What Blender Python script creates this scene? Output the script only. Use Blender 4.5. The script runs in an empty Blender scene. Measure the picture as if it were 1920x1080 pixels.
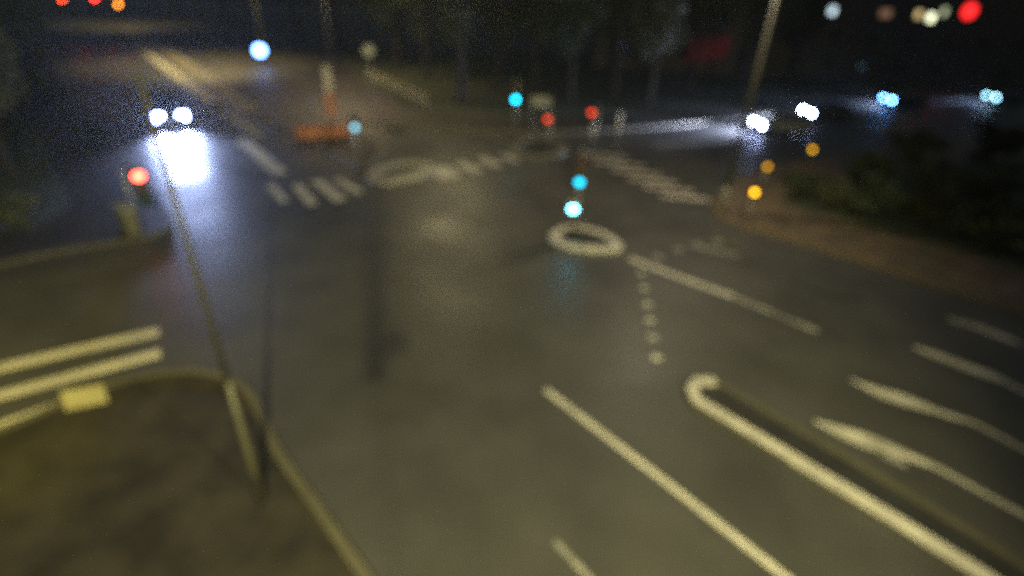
import bpy, bmesh, math, random
from mathutils import Vector, Matrix
random.seed(7)
R = math.radians
scene = bpy.context.scene
col = scene.collection

# ------------------------------------------------------------------ camera
W, Hh, F, CH = 1920.0, 1080.0, 975.0, 9.0        # photo pixels, focal length in pixels, camera height in metres
PITCH, ROLL = math.atan(560/975.), R(3.1)
cd = bpy.data.cameras.new('camera'); cam = bpy.data.objects.new('camera', cd); col.objects.link(cam)
cd.sensor_width = 36.0; cd.lens = F/W*36.0; cd.clip_start = 0.05; cd.clip_end = 3000
cd.dof.use_dof = True; cd.dof.focus_distance = 0.5; cd.dof.aperture_fstop = 1.46; cd.dof.aperture_ratio = 1.0
cam.location = (0, 0, CH)
fwd = Vector((0, math.cos(PITCH), -math.sin(PITCH))); up0 = Vector((0, math.sin(PITCH), math.cos(PITCH))); rt0 = Vector((1, 0, 0))
rt = rt0*math.cos(ROLL) + up0*math.sin(ROLL)*1.0
upv = up0*math.cos(ROLL) - rt0*math.sin(ROLL)
cam.matrix_world = Matrix(((rt.x, upv.x, -fwd.x, 0), (rt.y, upv.y, -fwd.y, 0), (rt.z, upv.z, -fwd.z, CH), (0, 0, 0, 1)))
scene.camera = cam

def ray(x, y):
    return (rt*((x-960)/F) + upv*((540-y)/F) + fwd)
def G(x, y, z=0.0):                               # ground point seen at a photo pixel
    d = ray(x, y); t = (z-CH)/d.z
    return Vector((d.x*t, d.y*t, z))
def above(base, x, y):                            # height of the point over a ground spot, along a photo pixel's line of sight
    d = ray(x, y); t = base.y/d.y
    return Vector((d.x*t, base.y, CH+d.z*t))

# ------------------------------------------------------------------ world, exposure
w = bpy.data.worlds.new('World'); scene.world = w; w.use_nodes = True
nt = w.node_tree; bg = nt.nodes['Background']
bg.inputs['Color'].default_value = (0.50, 0.66, 0.78, 1); bg.inputs['Strength'].default_value = 0.026
vs = scene.view_settings; vs.view_transform = 'Standard'; vs.look = 'None'; vs.exposure = 1.3; vs.gamma = 1.0
cy = scene.cycles
cy.max_bounces = 4; cy.diffuse_bounces = 2; cy.glossy_bounces = 2; cy.transmission_bounces = 2
cy.sample_clamp_indirect = 2.0; cy.use_adaptive_sampling = False
cy.use_denoising = False

# ------------------------------------------------------------------ materials
MATS = {}
def base_mat(name):
    m = bpy.data.materials.new(name); m.use_nodes = True
    return m, m.node_tree, m.node_tree.nodes['Principled BSDF']
def mat(name, c, rough=0.5, metal=0.0, var=0.15, scale=3.0, bump=0.0, spec=0.5, bscale=40.0, rvar=0.0, rscale=0.3):
    if name in MATS: return MATS[name]
    m, t, p = base_mat(name)
    tc = t.nodes.new('ShaderNodeTexCoord')
    n = t.nodes.new('ShaderNodeTexNoise'); n.inputs['Scale'].default_value = scale; n.inputs['Detail'].default_value = 5
    t.links.new(tc.outputs['Object'], n.inputs['Vector'])
    r = t.nodes.new('ShaderNodeValToRGB')
    r.color_ramp.elements[0].position = 0.3; r.color_ramp.elements[1].position = 0.7
    r.color_ramp.elements[0].color = (*[max(0, v*(1-var)) for v in c], 1); r.color_ramp.elements[1].color = (*[min(1, v*(1+var)) for v in c], 1)
    t.links.new(n.outputs['Fac'], r.inputs['Fac']); t.links.new(r.outputs['Color'], p.inputs['Base Color'])
    p.inputs['Roughness'].default_value = rough; p.inputs['Metallic'].default_value = metal
    p.inputs['Specular IOR Level'].default_value = spec
    if rvar:
        n2 = t.nodes.new('ShaderNodeTexNoise'); n2.inputs['Scale'].default_value = rscale; n2.inputs['Detail'].default_value = 6
        t.links.new(tc.outputs['Object'], n2.inputs['Vector'])
        mr = t.nodes.new('ShaderNodeMapRange'); mr.inputs['From Min'].default_value = 0.35; mr.inputs['From Max'].default_value = 0.65
        mr.inputs['To Min'].default_value = max(0.02, rough-rvar); mr.inputs['To Max'].default_value = rough+rvar
        t.links.new(n2.outputs['Fac'], mr.inputs['Value']); t.links.new(mr.outputs['Result'], p.inputs['Roughness'])
    if bump:
        n3 = t.nodes.new('ShaderNodeTexNoise'); n3.inputs['Scale'].default_value = bscale; n3.inputs['Detail'].default_value = 3
        t.links.new(tc.outputs['Object'], n3.inputs['Vector'])
        b = t.nodes.new('ShaderNodeBump'); b.inputs['Strength'].default_value = bump; b.inputs['Distance'].default_value = 0.026
        t.links.new(n3.outputs['Fac'], b.inputs['Height']); t.links.new(b.outputs['Normal'], p.inputs['Normal'])
    MATS[name] = m; return m
def emit(name, c, s):
    if name in MATS: return MATS[name]
    m, t, p = base_mat(name)
    p.inputs['Base Color'].default_value = (*[v*0.3 for v in c], 1)
    p.inputs['Emission Color'].default_value = (*c, 1); p.inputs['Emission Strength'].default_value = s
    MATS[name] = m; return m
def brick(name, c1, c2, mortar, scale, rough=0.6):
    if name in MATS: return MATS[name]
    m, t, p = base_mat(name)
    tc = t.nodes.new('ShaderNodeTexCoord'); b = t.nodes.new('ShaderNodeTexBrick')
    b.inputs['Color1'].default_value = (*c1, 1); b.inputs['Color2'].default_value = (*c2, 1); b.inputs['Mortar'].default_value = (*mortar, 1)
    b.inputs['Scale'].default_value = scale; b.inputs['Mortar Size'].default_value = 0.03
    n = t.nodes.new('ShaderNodeTexNoise'); n.inputs['Scale'].default_value = 1.0; n.inputs['Detail'].default_value = 6
    mx = t.nodes.new('ShaderNodeMix'); mx.data_type = 'RGBA'; mx.blend_type = 'MULTIPLY'; mx.inputs[0].default_value = 0.85
    rp = t.nodes.new('ShaderNodeValToRGB'); rp.color_ramp.elements[0].color = (0.55, 0.55, 0.58, 1); rp.color_ramp.elements[1].color = (1.5, 1.45, 1.35, 1)
    rp.color_ramp.elements[0].position = 0.35; rp.color_ramp.elements[1].position = 0.68
    t.links.new(tc.outputs['Object'], b.inputs['Vector']); t.links.new(tc.outputs['Object'], n.inputs['Vector'])
    t.links.new(n.outputs['Fac'], rp.inputs['Fac']); t.links.new(b.outputs['Color'], mx.inputs[6]); t.links.new(rp.outputs['Color'], mx.inputs[7])
    t.links.new(mx.outputs[2], p.inputs['Base Color']); p.inputs['Roughness'].default_value = rough
    MATS[name] = m; return m

M_asphalt = mat('wet_asphalt', (0.058, 0.057, 0.054), 0.50, var=0.22, scale=0.45, bump=0.10, bscale=9, rvar=0.09, rscale=0.22, spec=0.5)
M_patch = mat('asphalt_patch', (0.026, 0.026, 0.026), 0.55, var=0.25, scale=1.4, bump=0.3, bscale=30)
M_paint = mat('road_paint', (0.53, 0.50, 0.425), 0.5, var=0.22, scale=1.3, bump=0.2)
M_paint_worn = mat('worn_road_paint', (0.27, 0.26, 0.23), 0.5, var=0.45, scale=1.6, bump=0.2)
M_kerb = mat('kerb_stone', (0.15, 0.14, 0.10), 0.55, var=0.2, scale=2.0)
M_kerbw = mat('white_kerb_paint', (0.53, 0.50, 0.43), 0.5, var=0.22, scale=1.6)
M_pave = brick('paving', (0.030, 0.026, 0.019), (0.036, 0.031, 0.022), (0.03, 0.028, 0.022), 2.2)
M_redpave = brick('brown_paving', (0.165, 0.128, 0.082), (0.145, 0.11, 0.07), (0.05, 0.035, 0.028), 2.4)
M_grass = mat('verge_grass', (0.035, 0.045, 0.018), 0.9, var=0.5, scale=1.2, bump=0.8, bscale=25)
M_earth = mat('dark_earth', (0.045, 0.038, 0.026), 0.95, var=0.4, scale=0.8, bump=0.6, bscale=12)
M_galv = mat('galvanised_steel', (0.30, 0.30, 0.27), 0.45, metal=0.5, var=0.15, scale=4)
M_pole = mat('dark_pole_paint', (0.018, 0.019, 0.017), 0.5, var=0.2)
M_pole2 = mat('pale_mast_paint', (0.045, 0.042, 0.032), 0.5, var=0.2)
M_dark = mat('black_housing', (0.02, 0.022, 0.022), 0.45, var=0.2)
M_grey = mat('grey_housing', (0.30, 0.30, 0.27), 0.5, var=0.15)
M_orange = mat('orange_plastic', (0.50, 0.16, 0.03), 0.45, var=0.12)
M_cream = mat('cream_panel', (0.62, 0.55, 0.40), 0.5, var=0.1)
M_bark = mat('bark', (0.028, 0.023, 0.018), 0.9, var=0.4, scale=5, bump=0.8, bscale=14)
M_leaf = mat('leaf_dark', (0.032, 0.048, 0.018), 0.6, var=0.4, scale=1.1)
M_leaf2 = mat('leaf_olive', (0.055, 0.060, 0.022), 0.6, var=0.4, scale=1.1)
M_tyre = mat('tyre_rubber', (0.015, 0.015, 0.015), 0.8)
M_rim = mat('alloy_rim', (0.35, 0.35, 0.36), 0.3, metal=0.9)
M_glass = mat('car_glass', (0.012, 0.014, 0.016), 0.06, var=0.1, spec=0.7)
M_plate = mat('number_plate', (0.6, 0.6, 0.58), 0.4)
M_wall = mat('plaster_wall', (0.10, 0.085, 0.07), 0.85, var=0.2, scale=0.5)
M_roof = mat('dark_roof', (0.04, 0.035, 0.032), 0.8)
M_wood = mat('grey_wood', (0.20, 0.17, 0.13), 0.8)

# ------------------------------------------------------------------ mesh helpers
class MB:
    def __init__(s): s.v, s.f = [], []
    def box(s, c, d, rz=0.0):
        c = Vector(c); i = len(s.v); ca, sa = math.cos(rz), math.sin(rz)
        for z in (-1, 1):
            for x, y in ((-1, -1), (1, -1), (1, 1), (-1, 1)):
                px, py = x*d[0]/2, y*d[1]/2
                s.v.append((c.x+px*ca-py*sa, c.y+px*sa+py*ca, c.z+z*d[2]/2))
        for q in ((0, 3, 2, 1), (4, 5, 6, 7), (0, 1, 5, 4), (1, 2, 6, 5), (2, 3, 7, 6), (3, 0, 4, 7)): s.f.append([i+k for k in q])
        return s
    def tube(s, pts, rad, n=12, cap=True):
        pts = [Vector(p) for p in pts]; i0 = len(s.v)
        for k, p in enumerate(pts):
            t = (pts[min(k+1, len(pts)-1)]-pts[max(k-1, 0)]).normalized()
            a = t.orthogonal().normalized() if abs(t.z) < 0.99 else Vector((1, 0, 0)); a = (a - t*a.dot(t)).normalized(); b = t.cross(a)
            r = rad[k] if isinstance(rad, (list, tuple)) else rad
            for j in range(n):
                an = 2*math.pi*j/n; s.v.append(tuple(p+a*math.cos(an)*r+b*math.sin(an)*r))
        for k in range(len(pts)-1):
            for j in range(n):
                a = i0+k*n+j; b = i0+k*n+(j+1) % n; s.f.append([a, b, b+n, a+n])
        if cap: s.f.append([i0+j for j in range(n)][::-1]); s.f.append([i0+(len(pts)-1)*n+j for j in range(n)])
        return s
    def prism(s, poly, z0, z1):
        i = len(s.v); n = len(poly)
        for z in (z0, z1): s.v += [(p[0], p[1], z) for p in poly]
        s.f.append([i+k for k in range(n)][::-1]); s.f.append([i+n+k for k in range(n)])
        for k in range(n): s.f.append([i+k, i+(k+1) % n, i+n+(k+1) % n, i+n+k])
        return s
    def sheet(s, poly, z):
        i = len(s.v); s.v += [(p[0], p[1], z) for p in poly]; s.f.append([i+k for k in range(len(poly))]); return s
    def strip(s, pts, width, z0, z1=None):        # a band along a ground polyline, flat or with height
        L, Rr = offset(pts, width/2), offset(pts, -width/2)
        if z1 is None:
            for k in range(len(pts)-1): s.sheet([L[k], L[k+1], Rr[k+1], Rr[k]], z0)
        else:
            i = len(s.v); n = len(pts)
            for z in (z0, z1):
                s.v += [(p[0], p[1], z) for p in L]; s.v += [(p[0], p[1], z) for p in Rr]
            for k in range(n-1):
                a, b, c, d = i+k, i+k+1, i+n+k+1, i+n+k; A, B, C_, D = a+2*n, b+2*n, c+2*n, d+2*n
                s.f += [[A, B, C_, D], [a, b, B, A], [d, D, C_, c], [a, d, c, b]]
            s.f += [[i, i+2*n, i+3*n, i+n], [i+n-1, i+2*n-1, i+4*n-1, i+3*n-1]]
        return s
    def build(s, name, m, parent=None, smooth=False, origin=None, bevel=0.0):
        o = Vector(origin) if origin is not None else Vector((0, 0, 0))
        me = bpy.data.meshes.new(name); me.from_pydata([tuple(Vector(v)-o) for v in s.v], [], s.f)
        bm = bmesh.new(); bm.from_mesh(me); bmesh.ops.recalc_face_normals(bm, faces=bm.faces); bm.to_mesh(me); bm.free()
        if smooth:
            for p in me.polygons: p.use_smooth = True
        me.materials.append(m)
        ob = bpy.data.objects.new(name, me); col.objects.link(ob); ob.location = o
        if parent: ob.parent = parent
        if bevel:
            b = ob.modifiers.new('bevel', 'BEVEL'); b.width = bevel; b.segments = 2; b.limit_method = 'ANGLE'
        return ob
def offset(pts, d):
    out = []
    for k, p in enumerate(pts):
        a = Vector(pts[max(k-1, 0)][:2]); b = Vector(pts[min(k+1, len(pts)-1)][:2]); t = (b-a).normalized()
        out.append(Vector((p[0]-t.y*d, p[1]+t.x*d)))
    return out
def smooth_line(pts, n=6):
    P = [Vector(p[:2]) for p in pts]; out = []
    for k in range(len(P)-1):
        p0, p1, p2, p3 = P[max(k-1, 0)], P[k], P[k+1], P[min(k+2, len(P)-1)]
        for j in range(n):
            t = j/n; out.append(0.5*((2*p1)+(p2-p0)*t+(2*p0-5*p1+4*p2-p3)*t*t+(3*p1-p0-3*p2+p3)*t*t*t))
    out.append(P[-1]); return out
def tag(o, label=None, cat=None, group=None, kind=None):
    if label: o['label'] = label
    if cat: o['category'] = cat
    if group: o['group'] = group
    if kind: o['kind'] = kind
    return o
def empty(name, loc, rz=0.0, label=None, cat=None, group=None):
    o = bpy.data.objects.new(name, None); col.objects.link(o); o.location = loc; o.rotation_euler.z = rz; o.empty_display_size = 0.3
    return tag(o, label, cat, group)
def copy_tree(o, parent=None):
    c = o.copy(); col.objects.link(c)
    if parent: c.parent = parent
    for ch in list(o.children): copy_tree(ch, c)
    return c
def spot(name, loc, target, power, color, size=120, blend=0.8, radius=0.1, parent=None):
    d = bpy.data.lights.new(name, 'SPOT'); d.energy = power; d.color = color; d.spot_size = R(size); d.spot_blend = blend; d.shadow_soft_size = radius
    o = bpy.data.objects.new(name, d); col.objects.link(o); o.location = loc
    o.rotation_euler = (Vector(target)-Vector(loc)).to_track_quat('-Z', 'Y').to_euler()
    if parent: o.parent = parent
    return o
def P(*xy): return [G(x, y) for x, y in xy]

# ------------------------------------------------------------------ the ground
AX = Vector((-0.69, 0.724)).normalized()          # the main road's direction, away from the camera
BX = Vector((0.88, 0.47)).normalized()            # the cross road's direction, to the right
def ground_sheet(name, m, poly, z):
    return tag(MB().sheet(poly, z).build(name, m), kind='structure')
ground_sheet('ground', M_earth, [(-900, -300), (900, -300), (900, 1500), (-900, 1500)], -0.02)
road = tag(MB().sheet([(-260, -60), (160, -60), (160, 220), (-260, 220)], 0.0).build('road', M_asphalt), kind='structure')

def slab(name, kerb_pts, back, m, kerb_m=M_kerb, kw=0.28):
    """A raised pavement behind a kerb line; back = the far corner points that close it."""
    inner = offset(kerb_pts, kw/2); 
    outer = offset(kerb_pts, -kw/2)
    c = sum((Vector(b[:2]) for b in back), Vector((0, 0)))/len(back)
    if (inner[len(inner)//2]-c).length > (outer[len(outer)//2]-c).length: inner = outer
    s = tag(MB().prism([tuple(p) for p in inner]+[tuple(b[:2]) for b in back], -0.015, 0.115).build(name, m), kind='structure')
    k = tag(MB().strip(kerb_pts, kw, -0.015, 0.135).build('kerb', kerb_m), kind='structure')
    return s, k

near_kerb = smooth_line([G(-420, 965), G(-120, 850)]+P((0, 815), (120, 765), (230, 722), (330, 703), (410, 710), (470, 745), (520, 850), (590, 950), (680, 1080))+[G(800, 1250), G(960, 1500)])
slab('near_pavement', near_kerb, [(0.6, -20), (-40, -20), (-40, 2)], M_pave, mat('olive_kerb', (.10, .092, .058), .6), 0.2)
# opposite corner of the side street, and the left edge of the main road
cl = G(322, 436)
left_kerb = smooth_line([G(-260, 555), G(60, 484), G(200, 458), G(295, 440), G(318, 418), G(296, 372)])
last = left_kerb[-1]; left_kerb += [last+AX*20, last+AX*60, last+AX*170]
slab('left_pavement', left_kerb, [last+AX*170+Vector((-60, -40)), (-150, 30), (-60, 8)], M_pave, mat('dirty_kerb', (.075, .068, .045), .6))
# far block between the main road and the cross road
fk = smooth_line([G(690, 326), G(640, 296), G(560, 254), G(470, 200), G(380, 143)])
last2 = fk[-1]
far_left = [last2+AX*110, last2+AX*50]+fk[::-1]
far_cross = smooth_line([G(690, 326), G(716, 288), G(700, 262), G(650, 240), G(700, 232), G(800, 238), G(930, 252), G(1050, 250), G(1170, 243), G(1300, 233), G(1500, 212)])[6:]
fc_end = far_cross[-1]
far_line = far_left[:-1]+far_cross
slab('far_pavement', far_line, [fc_end+BX*60, fc_end+BX*60+Vector((-20, 90)), far_left[0]+Vector((60, 60))], M_pave, M_kerb, 0.3)
# right corner block
rk = smooth_line([G(1700, 275), G(1560, 296), G(1450, 318), G(1380, 345), G(1345, 375), G(1345, 402), G(1390, 424), G(1500, 456), G(1700, 518), G(1920, 590), G(2300, 730)])
rk = [rk[0]+BX*70, rk[0]+BX*30]+rk+[rk[-1]-AX*25]
slab('right_pavement', rk, [rk[-1]+Vector((40, 10)), rk[0]+Vector((40, -20))], M_redpave, mat('brown_kerb', (0.13, 0.095, 0.055), 0.6))
# grass behind the right footpath and on the left
def on_ground(name, poly, m, z): return ground_sheet(name, m, [tuple(p[:2]) for p in poly], z)
on_ground('grass_verge', [G(1460, 384), G(1600, 420), G(1800, 478), G(1990, 540), G(2500, 600), G(2400, 330), G(1900, 300), G(1600, 335), G(1490, 360)], M_grass, 0.122)
on_ground('grass_verge', [last+Vector((-2.6, -1.6)), last+AX*30+Vector((-2.6, -1.6)), last+AX*150+Vector((-2.6, -1.6)), last+AX*150+Vector((-70, -30)), G(-500, 420), G(-100, 455), G(60, 440)], M_grass, 0.122)
on_ground('grass_verge', [G(760, 205), G(960, 222), G(1180, 220), G(1500, 192), G(1900, 150), G(1700, 90), G(1200, 90), G(800, 110), G(640, 90), G(640, 120)], M_grass, 0.122)

# ------------------------------------------------------------------ painted markings
def line(name, pts, width, m=M_paint, z=0.004, kind='structure'):
    return tag(MB().strip([tuple(p[:2]) for p in pts], width, z).build(name, m), kind=kind)
line('lane_line', P((1022, 730), (1250, 905), (1470, 1080))+[G(1750, 1300)], 0.17)
line('lane_line', P((1040, 1015), (1130, 1110)), 0.12, M_paint_worn)
line('lane_line', P((1180, 484), (1280, 522), (1375, 556)), 0.30)
line('lane_line', P((1375, 556), (1450, 587), (1535, 622)), 0.22, M_paint_worn)
def poly_mark(mb, pts, z=0.004): mb.sheet([tuple(G(x, y)[:2]) for x, y in pts], z)
# markings at the lower right: each starts thin, swells into an arrow body and runs on as a long line
def swelling(pts, m=mat('half_worn_paint', (.52, .495, .41), .5, var=.35, scale=1.5)):
    """pts: (photo x, photo y, width in metres)"""
    L, Rr = [], []
    c = [G(x, y) for x, y, _ in pts]
    for k, p in enumerate(pts):
        L.append(offset(c, p[2]/2)[k]); Rr.append(offset(c, -p[2]/2)[k])
    mb = MB()
    for k in range(len(c)-1): mb.sheet([L[k], L[k+1], Rr[k+1], Rr[k]], 0.004)
    return tag(mb.build('lane_arrow_marking', m), kind='structure')
swelling([(1526, 789, .06), (1580, 811, .42), (1630, 829, .56), (1668, 842, .44), (1700, 854, .26), (1760, 878, .17), (1830, 917, .15), (1919, 965, .16), (2100, 1065, .16)])
swelling([(1594, 711, .06), (1620, 723, .20), (1650, 736, .42), (1690, 749, .5), (1734, 763, .34), (1765, 774, .2), (1830, 795, .16), (1919, 842, .16), (2100, 940, .16)])
swelling([(1712, 650, .12), (1750, 664, .34), (1800, 684, .42), (1857, 704, .42), (1885, 716, .18), (1960, 756, .15), (2080, 820, .15)])
swelling([(1778, 598, .12), (1830, 612, .36), (1896, 638, .36), (1915, 646, .15)])
line('worn_stripe', P((1655, 852), (1700, 872)), 0.2, M_paint_worn)
# guide dots
mb = MB()
for x, y in ((1203, 512), (1208, 540), (1214, 571), (1219, 601), (1224, 632), (1231, 671)):
    c = G(x, y); mb.sheet([(c.x+.15*math.cos(a*math.pi/6), c.y+.15*math.sin(a*math.pi/6)) for a in range(12)], 0.004)
tag(mb.build('guide_dots', mat('half_worn_paint', (.52, .495, .41), .5)), kind='structure'); mb = MB()
for x, y in ((1234, 482), (1272, 468), (1310, 457), (1345, 452)):
    c = G(x, y); mb.sheet([(c.x+.2*math.cos(a*math.pi/6), c.y+.2*math.sin(a*math.pi/6)) for a in range(12)], 0.004)
tag(mb.build('guide_dots', M_paint_worn), kind='structure')
line('worn_stripe', P((1290, 458), (1385, 480)), 0.2, M_paint_worn)
# left zebra (yellowish in the lamp light)
mb = MB()
mb.strip(P((-300, 752), (-100, 712), (0, 690), (150, 655), (298, 622)), 0.42, 0.004)
mb.strip(P((-300, 812), (-100, 766), (0, 742), (150, 702), (300, 662)), 0.40, 0.004)
mb.strip(P((-300, 880), (-100, 832), (0, 801), (70, 776), (118, 760)), 0.42, 0.004)
tag(mb.build('zebra_crossing', M_paint), kind='structure')
tag(MB().sheet(P((116, 744), (196, 729), (207, 762), (128, 779)), 0.142).build('tactile_plate', mat('yellow_tactile', (.50, .46, .24), .5)), kind='structure')
# zebra across the far left lanes
mb = MB()
for a, b, wd in (((505, 345), (535, 378), .38), ((556, 347), (588, 384), .46), ((592, 338), (640, 376), .58), ((632, 336), (676, 362), .46)):
    mb.strip(P(a, b), wd, 0.004)
tag(mb.build('zebra_crossing', M_paint), kind='structure')
mb = MB()
mb.strip(P((820, 313), (848, 334)), 1.2, 0.004); mb.strip(P((862, 304), (896, 322)), 0.7, 0.004); mb.strip(P((902, 296), (936, 312)), 0.7, 0.004); mb.strip(P((942, 290), (968, 302)), 0.6, 0.004)
tag(mb.build('zebra_crossing', M_paint), kind='structure')
# long double markings up the left road
line('broad_lane_marking', P((526, 326), (490, 293), (452, 262)), 0.75, M_paint)
line('broad_lane_marking', P((488, 258), (455, 232), (420, 206)), 0.85, M_paint_worn)
line('lane_line', P((400, 190), (352, 156), (300, 118), (262, 90)), 0.9, M_paint)
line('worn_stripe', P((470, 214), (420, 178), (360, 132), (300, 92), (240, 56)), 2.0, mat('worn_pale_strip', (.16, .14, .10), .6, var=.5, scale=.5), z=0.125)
line('lane_line', P((230, 68), (190, 42), (150, 18)), 0.9, M_paint)
# zebra across the right arm
mb = MB()
for k in range(6):
    t = k/5; cx, cyy = 1132+(1284-1132)*t, 291+(370-291)*t
    mb.strip([G(cx-46, cyy-4), G(cx+46, cyy+5)], 0.55, 0.004)
tag(mb.build('zebra_crossing', mat('pale_worn_paint', (0.42, 0.38, 0.32), 0.5, var=0.35, scale=1.4)), kind='structure')
line('headlight_streak', P((1228, 272), (1300, 268), (1372, 264), (1436, 262)), 0.8, M_paint_worn)  # streak of headlight on the road, laid in as a pale painted strip
# dark tar seams and repairs
def tar(pts, wd): return tag(MB().strip(smooth_line([G(*p) for p in pts]), wd, 0.003).build('tar_repair', M_patch), kind='structure')
tar([(620, 395), (645, 380), (660, 372)], 0.5)
tar([(945, 478), (1000, 468), (1030, 460)], 0.35)
tar([(1620, 560), (1560, 555), (1480, 525)], 0.25)

# ------------------------------------------------------------------ traffic islands
def island(outline, label, core_m, kerb_m, group=None, kw=0.28):
    c = sum((Vector(p[:2]) for p in outline), Vector((0, 0)))/len(outline)
    root = empty('traffic_island', (c.x, c.y, 0), 0, label, 'traffic island', group)
    pts = [Vector(p[:2])-c for p in outline]
    ring = MB(); inn = []
    for k, p in enumerate(pts):
        a, b = pts[k-1], pts[(k+1) % len(pts)]; t = (b-a).normalized(); nrm = Vector((-t.y, t.x))
        if nrm.dot(-p) < 0 and (p+nrm*0.1).length > (p-nrm*0.1).length: nrm = -nrm
        inn.append(p+nrm*kw)
    n = len(pts)
    v = [(p.x, p.y, -0.01) for p in pts]+[(p.x, p.y, 0.15) for p in pts]+[(p.x, p.y, 0.15) for p in inn]+[(p.x, p.y, -0.01) for p in inn]
    ring.v = v
    for k in range(n):
        j = (k+1) % n
        for r in range(4): ring.f.append([r*n+k, r*n+j, ((r+1) % 4)*n+j, ((r+1) % 4)*n+k])
    ring.build('kerb', kerb_m, root)
    MB().prism([tuple(p) for p in inn], -0.01, 0.11).build('surface', core_m, root)
    return root
def closed(pts, n=5):
    P2 = [Vector(p[:2]) for p in pts]; out = []; m = len(P2)
    for k in range(m):
        p0, p1, p2, p3 = P2[k-1], P2[k], P2[(k+1) % m], P2[(k+2) % m]
        for j in range(n):
            t = j/n; out.append(0.5*((2*p1)+(p2-p0)*t+(2*p0-5*p1+4*p2-p3)*t*t+(3*p1-p0-3*p2+p3)*t*t*t))
    return out
island(closed(P((1030, 448), (1055, 430), (1090, 429), (1130, 440), (1160, 458), (1164, 472), (1120, 474), (1065, 467))),
       'oval island with white kerb in the middle of the junction below the two green lights', M_patch, M_kerbw, kw=0.33)
island(closed(P((688, 338), (700, 322), (742, 309), (790, 308), (826, 318), (800, 331), (760, 342), (716, 347)), 4),
       'kidney shaped pale island beside the far zebra bars left of centre', M_patch, mat('grubby_white_kerb', (.42, .39, .30), .5, var=.35), kw=0.7)
island(closed(P((956, 290), (970, 268), (1010, 260), (1050, 268), (1064, 285), (1040, 296), (1000, 298)), 4),
       'low far island with pale kerb in front of the dark trees', M_patch, M_kerb, kw=0.6)
med = island([tuple(p[:2]) for p in P((1300, 766), (1284, 748), (1284, 726), (1302, 713), (1330, 714), (1358, 728), (1490, 804), (1600, 868), (1800, 990), (2050, 1150), (2300, 1310), (2130, 1300), (1840, 1096), (1660, 982), (1480, 874))],
       'long median island with bright white kerb running to the lower right corner', M_patch, mat('dark_median_kerb', (.085, .08, .055), .6), kw=0.2)
wk = MB().strip([tuple(Vector(p[:2])-med.location.xy) for p in [G(1338, 722), G(1306, 722), G(1296, 738), G(1304, 758), G(1484, 867), G(1664, 976), G(1844, 1090), G(2134, 1290)]], 0.30, 0.10, 0.165)
wk.build('painted_kerb', M_kerbw, med)

# ------------------------------------------------------------------ traffic signals
GREEN = (0.0, 0.62, 0.95); RED = (1.0, 0.05, 0.02); AMBER = (1.0, 0.42, 0.01)
def lens_mesh(mb, c, r, n=16):
    i = len(mb.v)
    for y, rr in ((0, r), (-0.02, r*0.85), (-0.035, r*0.4)):
        for j in range(n): mb.v.append((c[0]+rr*math.cos(2*math.pi*j/n), c[1]+y, c[2]+rr*math.sin(2*math.pi*j/n)))
    for k in (0, 1):
        for j in range(n): mb.f.append([i+k*n+j, i+k*n+(j+1) % n, i+(k+1)*n+(j+1) % n, i+(k+1)*n+j])
    mb.f.append([i+2*n+j for j in range(n)])
def visor(mb, c, r, n=10):
    i = len(mb.v)
    for y in (0, -0.2):
        for rr in (r*1.12, r*1.2):
            for j in range(n+1):
                a = math.pi*j/n*1.1-0.15; mb.v.append((c[0]+rr*math.cos(a), c[1]+y, c[2]+rr*math.sin(a)))
    m = n+1
    for j in range(n):
        for a, b in ((0, 1), (1, 3), (3, 2), (2, 0)): mb.f.append([i+a*m+j, i+a*m+j+1, i+b*m+j+1, i+b*m+j])
def signal_head(root, x, z, lamps, lit, lm, r=0.11, housing=M_dark, name='signal_head'):
    """lamps: colours from the top; lit = index; (x, z) = where the lit lens sits"""
    pitch = r*2.9; n = len(lamps); top = z+lit*pitch
    h = MB(); zc = top-(n-1)*pitch/2
    h.box((x, 0.02, zc), (r*2.7, 0.18, n*pitch+0.05)); hd = h.build(name, housing, root, bevel=0.02)
    for k in range(n):
        vz = MB(); visor(vz, (x, -0.07, top-k*pitch), r); vz.build('visor', housing, hd)
    for k, cname in enumerate(lamps):
        m = MB(); lens_mesh(m, (x, -0.075, top-k*pitch), r if k == lit else r)
        m.build('lens', lm if k == lit else mat('unlit_%s_lens' % cname, {'red': (.08, .01, .01), 'amber': (.09, .05, .01), 'green': (.01, .06, .05)}[cname], 0.25), hd)
    return hd
def facing(p): return math.atan2(-p.x, p.y)
def signal(base, lit_px, lm, lamps, lit, label, r=0.11, group='traffic signals round the junction', z0=0.0, post_r=0.055, extra=0.35, housing=M_dark, tilt=0.0):
    b = Vector((base.x, base.y, z0)); q = above(base, *lit_px)
    rz = facing(base)+tilt
    root = empty('traffic_signal', b, rz, label, 'traffic signal', group)
    z = q.z-z0; dx = (q.x-base.x)/math.cos(rz)*1.0
    top = z+(lit*r*2.9)+extra
    MB().tube([(0, 0.16, 0), (0, 0.16, top)], post_r, 12).build('post', M_galv, root, smooth=True)
    MB().tube([(0, 0.16, 0), (0, 0.16, 0.35)], post_r*1.6, 12).build('base_sleeve', M_dark, root)
    br = MB(); br.tube([(0, 0.16, z+0.1), (dx, 0.05, z+0.1)], 0.02, 6).build('bracket', M_galv, root)
    signal_head(root, dx, z, lamps, lit, lm, r, housing)
    return root, z, dx
RAG = ('red', 'amber', 'green'); RG = ('red', 'green')
b1 = G(1074, 455)
s1, z1, dx1 = signal(b1, (1087, 340), emit('green_lamp', GREEN, 2.0), RAG, 2, 'signal showing green on the oval island, with a lower brighter green repeater', r=0.145, z0=0.11)
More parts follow.
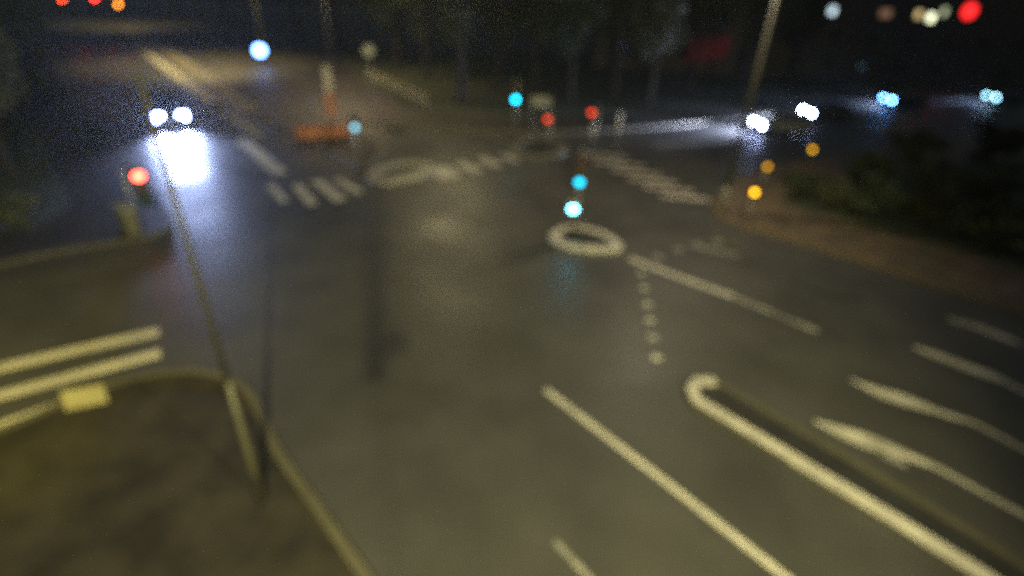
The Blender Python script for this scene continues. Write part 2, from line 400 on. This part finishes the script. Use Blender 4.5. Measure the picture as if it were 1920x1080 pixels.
q = above(b1, 1075, 390); signal_head(s1, (q.x-b1.x)/math.cos(facing(b1)), q.z-0.11, ('green',), 0, emit('bright_green_lamp', (0.13, 0.74, 1.0), 11.0), 0.15, M_grey, 'repeater_head')
signal(G(964, 268), (967, 186), emit('green_lamp_far', GREEN, 5.0), RAG, 2, 'signal showing green before the dark trees at the top centre', r=0.15)
signal(G(672, 330), (665, 238), emit('green_lamp_dim', (0.16, 0.42, 0.52), 2.4), RG, 1, 'dim green signal beside the orange barrier', r=0.13, group='traffic signals round the junction', z0=0.11)
signal(G(1028, 290), (1027, 223), emit('red_lamp_dim', (1.0, 0.045, 0.006), 1.6), RG, 0, 'small red signal on the far island right of the far green one', r=0.13)
signal(G(1112, 280), (1110, 211), emit('red_lamp_dim', (1.0, 0.045, 0.006), 1.6), RG, 0, 'red signal with pale box below it at the start of the right zebra', r=0.14)
sr, zr, dxr = signal(G(268, 438), (250, 333), emit('red_lamp_bright', (1.0, 0.075, 0.04), 9.0), RAG, 0, 'bright red signal on the corner left of the tall bare pole', r=0.17, z0=0.13)
signal(G(104, 78), (100, -2), emit('red_lamp_far', (1.0, 0.06, 0.01), 12.0), RAG, 0, 'leftmost red signal far up the left road', r=0.2, group='far signals up the left road')
signal(G(170, 78), (165, -4), emit('red_lamp_far2', (1.0, 0.03, 0.02), 12.0), RAG, 0, 'second red signal far up the left road beside the amber one', r=0.2, group='far signals up the left road')
signal(G(224, 82), (215, 8), emit('amber_lamp_far', (0.9, 0.28, 0.02), 7.0), RAG, 1, 'amber signal far up the left road, rightmost of three', r=0.2, group='far signals up the left road')

# small lit beacons on the right corner
def beacon(base_px, lit_px, power, label):
    base = G(*base_px); q = above(base, *lit_px)
    root = empty('amber_beacon', (base.x, base.y, 0.115), facing(base), label, 'warning light', 'amber warning lights on the right corner')
    h = q.z-0.115
    MB().tube([(0, 0, 0), (0, 0, h-0.14)], 0.04, 10).build('post', M_grey, root)
    MB().box((0, 0, 0.04), (0.4, 0.3, 0.08)).build('foot', M_tyre, root, bevel=0.02)
    MB().box((0, 0.0, h-0.16), (0.22, 0.12, 0.12)).build('battery_box', M_dark, root, bevel=0.01)
    m = MB(); lens_mesh(m, (0, -0.035, h), 0.11); lens_mesh(m, (0, -0.035, h), 0.11); m.build('lamp', emit('amber_%g' % power, (1.0, 0.52, 0.008), power), root)
    MB().tube([(0, -0.03, h), (0, 0.05, h)], 0.125, 16).build('lamp_housing', M_orange, root)
beacon((1400, 412), (1405, 360), 3.0, 'brightest amber warning lamp, nearest the corner kerb')
beacon((1428, 350), (1432, 312), 1.0, 'dim amber warning lamp between the other two')
beacon((1515, 306), (1517, 280), 1.6, 'farthest amber warning lamp below the second headlight')

# ------------------------------------------------------------------ poles
def to_h(base, px, py):
    q = above(base, px, py); return q
pb = G(492, 938, 0.115)
root = empty('tall_pole', pb, 0, 'tall grey pole standing on the near pavement corner at the left', 'pole')
qt = above(pb, 330, 380); 
MB().tube([(0, 0, 0.0), (0, 0, 1.5), (0, 0, 3.0)], [0.085, 0.07, 0.05], 16).build('base_sleeve', mat('lamplit_sleeve', (.075, .072, .045), .5), root, smooth=True)  # drawn up tall; its paler colour holds the lamp light on the foot
MB().tube([(0, 0, 3.0), (0, 0, 5.0), (0, 0, 7.8)], [0.044, 0.038, 0.032], 14).build('shaft', mat('unlit_pole', (.04, .038, .028), .5), root, smooth=True)  # darker colour stands for the unlit upper length
MB().box((0, -0.075, 0.6), (0.1, 0.03, 0.35)).build('service_door', M_dark, root)
pr = G(1352, 396, 0.115)
root = empty('tall_mast', pr, 0, 'pale tall mast on the right corner kerb leaving the top of the picture', 'pole')
MB().tube([(0, 0, 0), (0, 0, 1.1), (0, 0, 1.2)], [0.16, 0.16, 0.12], 16).build('base_sleeve', M_galv, root, smooth=True)
MB().tube([(0, 0, 1.2), (0, 0, 11.0)], [0.12, 0.08], 14).build('shaft', M_pole2, root, smooth=True)
MB().tube([(0, 0, 10.8), (-.6, .1, 11.2), (-1.6, .3, 11.35)], 0.05, 8).build('arm', M_pole2, root, smooth=True)
MB().box((-1.9, .35, 11.36), (.8, .3, .14), -.18).build('lamp_head', M_grey, root, bevel=.04)
MB().box((-1.9, .35, 11.275), (.5, .2, .02), -.18).build('lamp_glass', emit('mast_lamp_glass', (1.0, 0.8, 0.5), 8.0), root)
spot('lamp_light', (-1.9, .35, 11.2), (-3.5, 0, 0), 1000, (1.0, .84, .6), 140, .8, .15, root)

# control cabinet at the red signal
cb = G(246, 432, 0.115)
root = empty('control_cabinet', cb, R(-35), 'low olive grey cabinet at the foot of the bright red signal', 'cabinet')
MB().box((0, 0, 0.5), (0.9, 0.42, 0.9)).build('body', mat('olive_cabinet', (0.13, 0.13, 0.08), 0.5), root, bevel=0.02)
MB().box((0, 0, 0.98), (0.98, 0.5, 0.06)).build('lid', M_grey, root, bevel=0.01)
MB().box((0, -0.22, 0.5), (0.78, 0.02, 0.78)).build('door', mat('olive_cabinet_door', (0.16, 0.155, 0.10), 0.5), root)
MB().box((0, 0, 0.02), (0.86, 0.38, 0.1)).build('plinth', M_kerb, root)

# ------------------------------------------------------------------ street lamps that light the junction
YEL = (1.0, 0.80, 0.36)
def street_lamp(base, h, arm, power, label, color=YEL, target=None, size=150, lamp_e=20.0, group='street lamps round the junction', radius=0.15):
    root = empty('street_lamp', (base[0], base[1], 0.1), 0, label, 'street lamp', group)
    ax, ay = arm
    MB().tube([(0, 0, 0), (0, 0, 1.2), (0, 0, 1.25), (0, 0, h)], [0.12, 0.12, 0.09, 0.06], 12).build('post', M_pole, root, smooth=True)
    MB().tube([(0, 0, h-0.3), (ax*0.3, ay*0.3, h+0.15), (ax, ay, h+0.3)], 0.04, 8).build('arm', M_galv, root, smooth=True)
    rz = math.atan2(ay, ax)
    MB().box((ax+0.2*math.cos(rz), ay+0.2*math.sin(rz), h+0.31), (0.8, 0.32, 0.14), rz).build('lamp_head', M_grey, root, bevel=0.04)
    MB().box((ax+0.2*math.cos(rz), ay+0.2*math.sin(rz), h+0.225), (0.5, 0.22, 0.02), rz).build('lamp_glass', emit('street_lamp_glass', (1.0, 0.8, 0.4), lamp_e), root)
    lp = Vector((ax+0.2*math.cos(rz), ay+0.2*math.sin(rz), h+0.18))
    tg = Vector(target)-Vector((base[0], base[1], 0.1)) if target else lp-Vector((0, 0, 1))
    spot('lamp_light', lp, tg, power, color, size, 0.6, radius, root)
    return root
# behind the camera: throws the camera mast's long shadow up the road
street_lamp((1.6, -7.8), 11.9, (-0.5, 0.75), 11500, 'tall street lamp behind the viewer lighting the junction', (1.0, 0.90, 0.42), target=(-5, 22.5, 0), size=92, radius=0.15)
street_lamp((10.5, -4.0), 11.0, (-0.9, 0.6), 4200, 'added fill lamp behind the viewer on the right side of the road', (1.0, 0.90, 0.44), target=(-5, 20, 0), size=90, radius=0.4)  # unseen fill lamp, added to weaken the pole and mast shadows
mp = Vector((-0.58, -0.7))
root = empty('camera_mast', (mp.x, mp.y, 0.0), 0, 'slim pipe mast on a long arm right behind the viewpoint', 'camera mast')
MB().tube([(0, 0, 7.85), (0, 0, 10.6)], 0.085, 12).build('shaft', M_galv, root)
MB().tube([(0, 0, 7.9), (2.18, -7.0, 7.9)], 0.006, 8).build('support_arm', M_galv, root)
MB().box((0.20, 0, 8.2), (0.12, 0.12, 0.2)).build('camera_box', M_dark, root)
street_lamp((-17.5, 5.0), 8.8, (1.2, 0.2), 1250, 'street lamp just outside the left edge above the near zebra', (1.0, 0.80, 0.05), size=66, target=(-13.0, 9.8, 0))
street_lamp((-5.6, 47.5), 12.5, (-0.2, -3.2), 1300, 'street lamp with a long arm among the trees left of the far green signal', (1.0, 0.82, 0.42), target=(-4, 30, 0), size=130, radius=0.5)
lb = G(436, 118)
street_lamp((lb.x+3, lb.y+2), 12.5, (-4.5, -3.5), 6500, 'street lamp right of the left road beyond the blue globe', (1.0, 0.78, 0.30), size=110, radius=.4)
lb = G(262, 46)
street_lamp((lb.x+4, lb.y+3), 14.0, (-5.5, -4.5), 3000, 'street lamp far up the right side of the left road', (1.0, 0.78, 0.30), size=110, radius=.4)
street_lamp((-20.0, 58.0), 13, (1.5, -2.5), 3600, 'street lamp on the far block behind the oval sign', (1.0, 0.74, 0.42), size=140, radius=.4)

# low globe lamp
gb = G(493, 128); gq = above(gb, 495, 95)
root = empty('globe_lamp', (gb.x, gb.y, 0.1), 0, 'blue white globe lamp on a post beyond the left road', 'lamp post')
MB().tube([(0, 0, 0), (0, 0, gq.z-0.4)], 0.06, 10).build('post', M_dark, root)
def sphere(c, r, n=14, m=8):
    b = MB(); i = 0
    for a in range(m+1):
        ph = math.pi*a/m
        for j in range(n): b.v.append((c[0]+r*math.sin(ph)*math.cos(2*math.pi*j/n), c[1]+r*math.sin(ph)*math.sin(2*math.pi*j/n), c[2]+r*math.cos(ph)))
    for a in range(m):
        for j in range(n): b.f.append([a*n+j, a*n+(j+1) % n, (a+1)*n+(j+1) % n, (a+1)*n+j])
    return b
sphere((0, 0, gq.z-0.1), 0.55).build('globe', emit('globe_glass', (0.16, 0.36, 1.0), 7.0), root, smooth=True)
d = bpy.data.lights.new('globe_light', 'POINT'); d.energy = 500; d.color = (0.4, 0.6, 1.0); d.shadow_soft_size = 0.45
o = bpy.data.objects.new('globe_light', d); col.objects.link(o); o.location = (0, 0, gq.z-0.1); o.parent = root

# ------------------------------------------------------------------ cars
def make_car(paint, head_m, label, group, tail=False, L=4.4):
    root = empty('car', (0, 0, 0), 0, label, 'car', group)
    # stations along y (front = -y): (y, half width at belt, sill z, belt z)
    st = [(-2.2, .62, .38, .62), (-2.12, .76, .28, .72), (-1.9, .83, .22, .80), (-1.3, .88, .22, .90), (-.75, .89, .22, .96), (0, .90, .22, .97), (.9, .90, .22, .99), (1.6, .88, .22, 1.0), (2.05, .82, .26, .98), (2.18, .72, .36, .88)]
    b = MB(); prof = [(0, 0), (.55, 0), (.92, .08), (1.0, .35), (1.0, .7), (.96, .92), (.8, 1.0), (0, 1.03)]
    full = [(x, z) for x, z in prof]+[(-x, z) for x, z in prof[::-1][1:-1]]
    n = len(full)
    for y, hw, z0, z1 in st:
        for x, z in full: b.v.append((x*hw, y, z0+(z1-z0)*z))
    for k in range(len(st)-1):
        for j in range(n): b.f.append([k*n+j, k*n+(j+1) % n, (k+1)*n+(j+1) % n, (k+1)*n+j])
    b.f.append(list(range(n))); b.f.append([(len(st)-1)*n+j for j in range(n)])
    b.build('body', paint, root, smooth=True)
    def cabin(ins, dz, rows, name, m, parent):
        c = MB()
        for y0, y1, hw, z in rows:
            c.v += [(-hw-ins, y0, z+dz), (hw+ins, y0, z+dz), (hw+ins, y1, z+dz), (-hw-ins, y1, z+dz)]
        for k in range(len(rows)-1):
            for j in range(4): c.f.append([k*4+j, k*4+(j+1) % 4, (k+1)*4+(j+1) % 4, (k+1)*4+j])
        c.f.append([0, 1, 2, 3]); e = (len(rows)-1)*4; c.f.append([e, e+1, e+2, e+3])
        return c.build(name, m, parent, bevel=0.03)
    cabin(0, 0, [(-.98, 1.75, .80, .93), (-.55, 1.45, .74, 1.16), (-.2, 1.15, .66, 1.38)], 'windows', M_glass, root)
    cabin(0, 0, [(-.24, 1.18, .665, 1.375), (-.1, 1.02, .60, 1.46)], 'roof', paint, root)
    for s in (-1, 1):
        for ya, yb in ((-1.0, -.24), (.35, .40), (1.72, 1.14)):
            MB().tube([(s*.80, ya, .95), (s*.665, yb, 1.40)], .03, 6).build('pillar', paint, root)
    for s in (-1, 1):
        for y in (-1.35, 1.32):
            t = MB(); t.tube([(s*.70, y, .32), (s*.91, y, .32)], .32, 20); w_ = t.build('wheel', M_tyre, root)
            MB().tube([(s*.905, y, .32), (s*.925, y, .32)], .20, 14).build('rim', M_rim, w_)
        MB().box((s*.60, -2.13, .64), (.42, .10, .30)).build('headlight', head_m, root, bevel=.02)
        MB().box((s*.66, 2.14, .78), (.26, .08, .14)).build('tail_light', mat('tail_lens', (.3, .01, .01), .3) if not tail else tail, root, bevel=.02)
        MB().box((s*.96, -.62, 1.0), (.16, .10, .12)).build('mirror', paint, root, bevel=.02)
    MB().box((0, -2.17, .44), (.9, .06, .16)).build('grille', M_dark, root)
    MB().box((0, -2.21, .34), (.5, .02, .11)).build('number_plate', M_plate, root)
    return root
dark_paint = mat('dark_car_paint', (.05, .05, .06), .3, spec=.6); red_paint = mat('brown_car_paint', (.05, .04, .035), .3, spec=.6)
silver_paint = mat('silver_car_paint', (.30, .30, .32), .3, spec=.6)
def place_car(car, p, heading, beams=0, bcol=(0.75, 0.83, 1.0), size=95, tgt=14.0, side=0):
    car.location = (p.x, p.y, 0.0); car.rotation_euler.z = heading
    if beams:
        for s in (-1, 1):
            spot('headlight_beam', (s*.6, -2.25, .66), (s*.6+side, -2.25-tgt, 0.0), beams, bcol, size, 1.0, 0.22, car)
def heading_of(v): return math.atan2(v.x, -v.y)      # front (-y) points along v
# lead car on the left road: lamps at (301,200) and (345,197)
ca = above(G(303, 232), 303, 199); cb2 = above(G(347, 229), 347, 197)
mid = (G(303, 243)+G(347, 240))/2; c0s = 1.2
dirv = Vector((0.60, -0.80)).normalized()
c0 = make_car(dark_paint, emit('headlight_main', (0.33, 0.43, 1.0), 24.0), 'dark car with bright white headlights coming down the left road', 'oncoming cars')
place_car(c0, Vector((mid.x, mid.y))-dirv*2.0, heading_of(dirv), 2000, (0.46, 0.57, 1.0), 85, 17.0)
c0.scale = (1.12, 1.12, 1.3)
# queue on the right arm
qdir = Vector((-0.99, -0.12)).normalized()
hb = emit('headlight_white', (0.45, 0.55, 1.0), 40.0); hd_ = emit('headlight_blue', (0.12, 0.34, 0.95), 22.0); hd2 = emit('headlight_dim_blue', (0.16, 0.34, 0.44), 16.0)
for (px, py, hm, lab, pw, pt) in ((1420, 231, hb, 'first car in the right road queue, headlight brightest and nearest the mast', 800, silver_paint),
                              (1513, 209, hb, 'second car in the right road queue with bright white headlights', 500, dark_paint),
                              (1664, 186, hd_, 'third car in the right road queue with pale blue headlights', 260, red_paint),
                              (1858, 181, hd2, 'last car at the far right with dim bluish headlights', 90, dark_paint)):
    c = make_car(pt, hm, lab, 'oncoming cars')
    # ground spot such that a lamp 0.65 m up is seen at the pixel
    g = G(px, py, 0.65)
    place_car(c, Vector((g.x, g.y))-qdir*2.15, heading_of(qdir), pw*4, (0.42, 0.58, 1.0) if px > 1600 else (0.62, 0.70, 1.0), 90, 9.0)

# ------------------------------------------------------------------ roadworks and signs on the far block
ob = G(606, 262, 0.115); rzb = facing(ob)
root = empty('orange_barrier', ob, rzb+R(4), 'low orange plastic roadwork barrier left of the dim green signal', 'barrier')
MB().box((0, 0, .42), (3.1, .22, .50)).build('panel', M_orange, root, bevel=.05)
MB().box((0, 0, .86), (3.2, .14, .10)).build('top_rail', M_orange, root, bevel=.03)
for s in (-1, 1): MB().box((s*1.2, 0, .08), (.22, .6, .14)).build('foot', M_tyre, root, bevel=.02)
bb = G(626, 232, 0.115); bt = above(bb, 614, 125)
root = empty('banner_post', bb, facing(bb), 'tall narrow banner, cream above and orange below, behind the orange barrier', 'banner')
hgt = bt.z-.115
MB().tube([(0, .06, 0), (0, .06, hgt+.1)], .035, 8).build('post', M_galv, root)
MB().box((-.05, 0, hgt*.34), (.55, .03, hgt*.42)).build('lower_panel', mat('faded_orange', (.55, .22, .10), .6), root)
MB().box((-.05, 0, hgt*.78), (.50, .03, hgt*.44)).build('upper_panel', M_cream, root)
sb = G(700, 205, 0.115); sq = above(sb, 692, 95)
root = empty('road_sign', sb, facing(sb), 'pale oval road sign high on a thin post left of the trees', 'road sign')
MB().tube([(0, .05, 0), (0, .05, sq.z-.115+.3)], .035, 8).build('post', M_galv, root)
pl = MB(); pl.tube([(0, .02, sq.z-.115), (0, -.01, sq.z-.115)], .42, 24); pl.build('plate', mat('sign_plate', (.55, .53, .34), .4), root)
pv = G(1010, 258, 0.115); pq = above(pv, 1010, 190)
root = empty('direction_sign', pv, facing(pv), 'grey rectangular sign right of the far green signal', 'road sign')
MB().box((0, 0, pq.z-.115), (1.3, .05, .6)).build('panel', mat('grey_sign_face', (.30, .31, .28), .45), root)
for s in (-1, 1): MB().tube([(s*.45, .06, 0), (s*.45, .06, pq.z)], .035, 8).build('post', M_galv, root)
for (x, y, lab, mm, hh) in ((1158, 250, 'pale bollard in front of the trees right of the red signals', M_cream, 1.5), (1110, 256, 'stubby pale bollard under the right red signal', M_cream, .8), (470, 166, 'pale bollard beside the left road below the blue globe lamp', M_grey, .9),
                            (585, 205, 'olive bollard left of the tall banner', M_grey, .8)):
    b_ = G(x, y, .115); root = empty('bollard', b_, 0, lab, 'bollard', 'bollards on the far block')
    MB().tube([(0, 0, 0), (0, 0, hh*.92), (0, 0, hh)], [.11, .11, .07], 12).build('shaft', mm, root, smooth=True)
    MB().tube([(0, 0, hh*.66), (0, 0, hh*.78)], .118, 12).build('band', mat('bollard_band', (.6, .5, .42), .4), root)
wa, wb = G(690, 148, 0.115), G(800, 203, 0.115)
root = empty('low_railing', wa, 0, 'low pale railing running down to the trees behind the banner', 'railing')
dv = wb-wa
MB().tube([(0, 0, .9), (dv.x, dv.y, .9)], .05, 6).build('top_rail', M_cream, root)
MB().tube([(0, 0, .45), (dv.x, dv.y, .45)], .05, 6).build('lower_rail', M_cream, root)
for k in range(9): MB().box((dv.x*k/8, dv.y*k/8, .45), (.07, .07, .9)).build('post', M_cream, root)

# ------------------------------------------------------------------ trees and shrubs
def foliage(mb, center, rad, n, clumps, leaf, rnd):
    cs = []
    for k in range(clumps):
        v = Vector((rnd.gauss(0, 1), rnd.gauss(0, 1), rnd.gauss(0, 1))).normalized()*rnd.uniform(.45, 1.0)
        cs.append((Vector((center[0]+v.x*rad[0], center[1]+v.y*rad[1], center[2]+v.z*rad[2])), rnd.uniform(.22, .42)))
    for k in range(n):
        c, cr = cs[k % clumps]
        v = Vector((rnd.gauss(0, 1), rnd.gauss(0, 1), rnd.gauss(0, 1))).normalized()*(rnd.random()**.4)*cr
        p = c+Vector((v.x*rad[0], v.y*rad[1], v.z*rad[2]))
        a = Vector((rnd.uniform(-1, 1), rnd.uniform(-1, 1), rnd.uniform(-1, 1))).normalized(); b2 = a.orthogonal().normalized()
        s = leaf*rnd.uniform(.6, 1.3); i = len(mb.v)
        mb.v += [tuple(p-a*s), tuple(p+b2*s*.5), tuple(p+a*s), tuple(p-b2*s*.5)]; mb.f.append([i, i+1, i+2, i+3])
def make_tree(h, seed, leafm):
    rnd = random.Random(seed); root = empty('tree', (0, 0, 0))
    t = MB(); bx, by = rnd.uniform(-.3, .3), rnd.uniform(-.3, .3)
    t.tube([(0, 0, 0), (bx*.3, by*.3, h*.2), (bx, by, h*.5), (bx*1.4, by*1.4, h*.8)], [.34, .26, .18, .05], 10)
    for k in range(7):
        z = h*rnd.uniform(.3, .6); an = rnd.uniform(0, 6.28); l = h*rnd.uniform(.16, .28)
        t.tube([(bx*.6, by*.6, z), (bx+math.cos(an)*l*.5, by+math.sin(an)*l*.5, z+l*.5), (bx+math.cos(an)*l, by+math.sin(an)*l, z+l*.9)], [.11, .07, .02], 6)
    t.build('trunk', M_bark, root)
    c = MB(); foliage(c, (bx, by, h*.66), (h*.27, h*.27, h*.33), 2600, 26, .20, rnd); c.build('crown', leafm, root)
    return root
protos = [make_tree(13, 1, M_leaf), make_tree(15, 2, M_leaf), make_tree(11, 3, M_leaf2)]
tp = [  # pixel of the trunk foot, scale, which, what is special
 (745, 128, 1.0, 0, 'tree behind the low pale railing left of the far green signal'), (800, 150, .9, 1, 'tall tree at the lower end of the low pale railing'),
 (868, 192, 1.1, 1, 'tree with a thick trunk standing left of the far green signal'), (930, 170, .9, 0, 'tree just behind the far green signal'),
 (1000, 165, 1.0, 2, 'tree behind the grey rectangular sign'), (1068, 192, .95, 0, 'slim tree between the two small red signals'),
 (1150, 178, 1.1, 1, 'tree behind the tallest pale bollard'), (1215, 196, 1.0, 2, 'tree right of the tallest pale bollard'),
 (1290, 165, 1.0, 0, 'tree in front of the red shop awning'), (1385, 168, 1.0, 1, 'dark tree left of the pale mast'),
 (1480, 158, 1.0, 2, 'dark tree just right of the pale mast above the first headlights'), (560, 75, 1.2, 0, 'tree beyond the blue globe lamp'),
 (640, 85, 1.2, 1, 'tree above the oval sign and banner'), (420, 32, 1.3, 0, 'tree far up the left road on its right side'),
 (330, 10, 1.4, 1, 'farthest tree on the right side of the left road'),
 (25, 330, .62, 2, 'small dark tree at the left edge above the side street'), (-60, 210, .8, 0, 'dark tree cut by the upper left edge'),
 (110, 170, .6, 1, 'dark tree on the left verge level with the lead car')]
for k, (x, y, s, w_, lab) in enumerate(tp):
    o = protos[w_] if not protos[w_].get('label') else copy_tree(protos[w_])
    p = G(x, y); o.location = (p.x, p.y, 0.0); o.rotation_euler.z = k*1.3; o.scale = (s, s, s)
    tag(o, lab, 'tree', 'trees round the junction')
def make_bush(seed, leafm, r=1.1, h=1.3):
    rnd = random.Random(seed); root = empty('shrub', (0, 0, 0))
    st = MB()
    for k in range(6):
        an = k*1.05; st.tube([(0, 0, 0), (math.cos(an)*r*.4, math.sin(an)*r*.4, h*.7)], [.04, .015], 5)
    st.build('stems', M_bark, root)
    f = MB(); foliage(f, (0, 0, h*.52), (r, r, h*.5), 1300, 16, .11, rnd); f.build('foliage', leafm, root)
    return root
bp = [make_bush(11, M_leaf), make_bush(12, M_leaf2)]
bl = [(1500, 375, 1.0, 'shrub just behind the amber warning lamps'), (1560, 392, 1.1, 'second shrub along the right footpath from the mast'), (1640, 405, 1.3, 'third shrub along the right footpath, taller'),
      (1725, 430, 1.3, 'fourth shrub along the right footpath'), (1800, 452, 1.4, 'fifth shrub along the right footpath'), (1890, 480, 1.5, 'shrub cut by the right edge above the kerb'),
      (1620, 350, 1.3, 'shrub in the back row below the pale blue headlights'), (1740, 362, 1.5, 'middle shrub of the back row on the right verge'), (1860, 390, 1.6, 'large shrub of the back row at the right edge'),
      (1700, 300, 1.5, 'shrub on the right verge nearest the third car'), (1850, 300, 1.8, 'shrub on the right verge below the last car'),
      (30, 430, .9, 'low shrub left of the side street corner'), (180, 270, .9, 'shrub on the left verge left of the headlight reflection'), (20, 260, 1.2, 'shrub at the left edge halfway up the verge'), (60, 180, 1.3, 'shrub in the upper left verge')]
for k, (x, y, s, lab) in enumerate(bl):
    pr_ = bp[k % 2]; o = pr_ if not pr_.get('label') else copy_tree(pr_)
    p = G(x, y); o.location = (p.x, p.y, 0.1); o.rotation_euler.z = k*.9; o.scale = (s, s, s)
    tag(o, lab, 'shrub', 'shrubs on the verges')

# ------------------------------------------------------------------ buildings far behind
def building(c, rz, wdt, dep, h, label, wins, name='building'):
    root = empty(name, (c.x, c.y, 0), rz, label, 'building')
    MB().box((0, dep/2, h/2), (wdt, dep, h)).build('wall', M_wall, root)
    rf = MB(); rf.v += [(-wdt/2-.4, -.4, h), (wdt/2+.4, -.4, h), (wdt/2+.4, dep+.4, h), (-wdt/2-.4, dep+.4, h), (-wdt/2-.4, dep/2, h+3), (wdt/2+.4, dep/2, h+3)]
    rf.f += [[0, 1, 5, 4], [2, 3, 4, 5], [0, 4, 3], [1, 2, 5], [0, 3, 2, 1]]; rf.build('roof', M_roof, root)
    for (x, z, ww, wh, m) in wins:
        f = MB().box((x, -.02, z), (ww+.2, .1, wh+.2)).build('window', M_wood, root)
        MB().box((x, -.09, z), (ww, .03, wh)).build('pane', m, f)
    return root
dist = 85.0
def on_facade(px, py, yplane):
    d = ray(px, py); t = yplane/d.y; return Vector((d.x*t, yplane, CH+d.z*t))
def lit(px, py, c, s, ww=.8, wh=.9, cx=0, yp=80.0):
    q = on_facade(px, py, yp); return (q.x-cx, q.z, ww, wh, emit('lit_pane_%d_%d' % (px, py), c, s))
darkpane = mat('dark_pane', (.015, .017, .02), .1)
cxx = on_facade(1640, 60, 80).x
wins = [lit(1560, 20, (.55, .72, .8), 1.1, cx=cxx), lit(1745, 33, (.75, .78, .50), 1.6, cx=cxx), lit(1722, 27, (.6, .45, .2), .7, cx=cxx, ww=.7), lit(1660, 25, (.3, .16, .10), .3, cx=cxx, ww=1.4), lit(1770, 22, (.45, .5, .3), .6, cx=cxx, ww=.6)]
for k in range(9):
    for z in (2.2, 5.4): wins.append((-20+k*5, z, 1.0, 1.3, darkpane))
broot = building(Vector((cxx, 80.0)), 0, 50, 12, 12, 'wide dark building at the upper right with small lit windows', wins)
# red round sign on its wall
qr = on_facade(1818, 21, 79.8)
sgn = empty('round_shop_sign', (qr.x, qr.y, qr.z), 0, 'round glowing red sign high on the upper right building', 'shop sign')
MB().tube([(0, .0, 0), (0, .25, 0)], 1.0, 24).build('housing', M_dark, sgn)
MB().tube([(0, -.03, 0), (0, 0, 0)], .92, 24).build('face', emit('red_sign_face', (1.0, .02, .02), 1.0), sgn)
cx2 = on_facade(1290, 60, 78).x
b2 = building(Vector((cx2, 78.0)), 0, 24, 10, 12, 'dark house behind the trees with one pale window and red awning',
              [lit(1281, 14, (.35, .42, .5), .5, cx=cx2, yp=78.0)]+[(-8+k*4, 2.6, 1.2, 1.6, darkpane) for k in range(5)]+[(-8+k*4, 5.4, 1.0, 1.3, darkpane) for k in range(3)])
qa = on_facade(1335, 92, 77.5)
aw = MB(); x0 = qa.x-cx2; za = qa.z
aw.v += [(x0-2.6, 0, za+1.2), (x0+2.6, 0, za+1.6), (x0+1.6, -1.4, za-.8), (x0-3.4, -1.4, za-1.6)]; aw.f += [[0, 1, 2, 3]]
aw.v += [(x0-2.6, -.02, za+1.1), (x0+2.6, -.02, za+1.5), (x0+1.6, -1.38, za-.9), (x0-3.4, -1.38, za-1.7)]; aw.f += [[7, 6, 5, 4], [0, 4, 5, 1], [1, 5, 6, 2], [2, 6, 7, 3], [3, 7, 4, 0]]
aw.build('lit_awning', emit('red_awning', (.45, .05, .06), .02), b2)

# ------------------------------------------------------------------ night mist
hm = bpy.data.materials.new('mist'); hm.use_nodes = True; t = hm.node_tree; t.nodes.clear()
mo = t.nodes.new('ShaderNodeOutputMaterial'); pv_ = t.nodes.new('ShaderNodeVolumePrincipled')
pv_.inputs['Color'].default_value = (0.9, 0.92, 0.95, 1); pv_.inputs['Density'].default_value = 0.0005; pv_.inputs['Anisotropy'].default_value = 0.75
t.links.new(pv_.outputs['Volume'], mo.inputs['Volume'])
tag(MB().box((-20, 100, 9), (1500, 900, 24)).build('haze', hm), kind='stuff')
cy.volume_bounces = 0; cy.volume_step_rate = 5
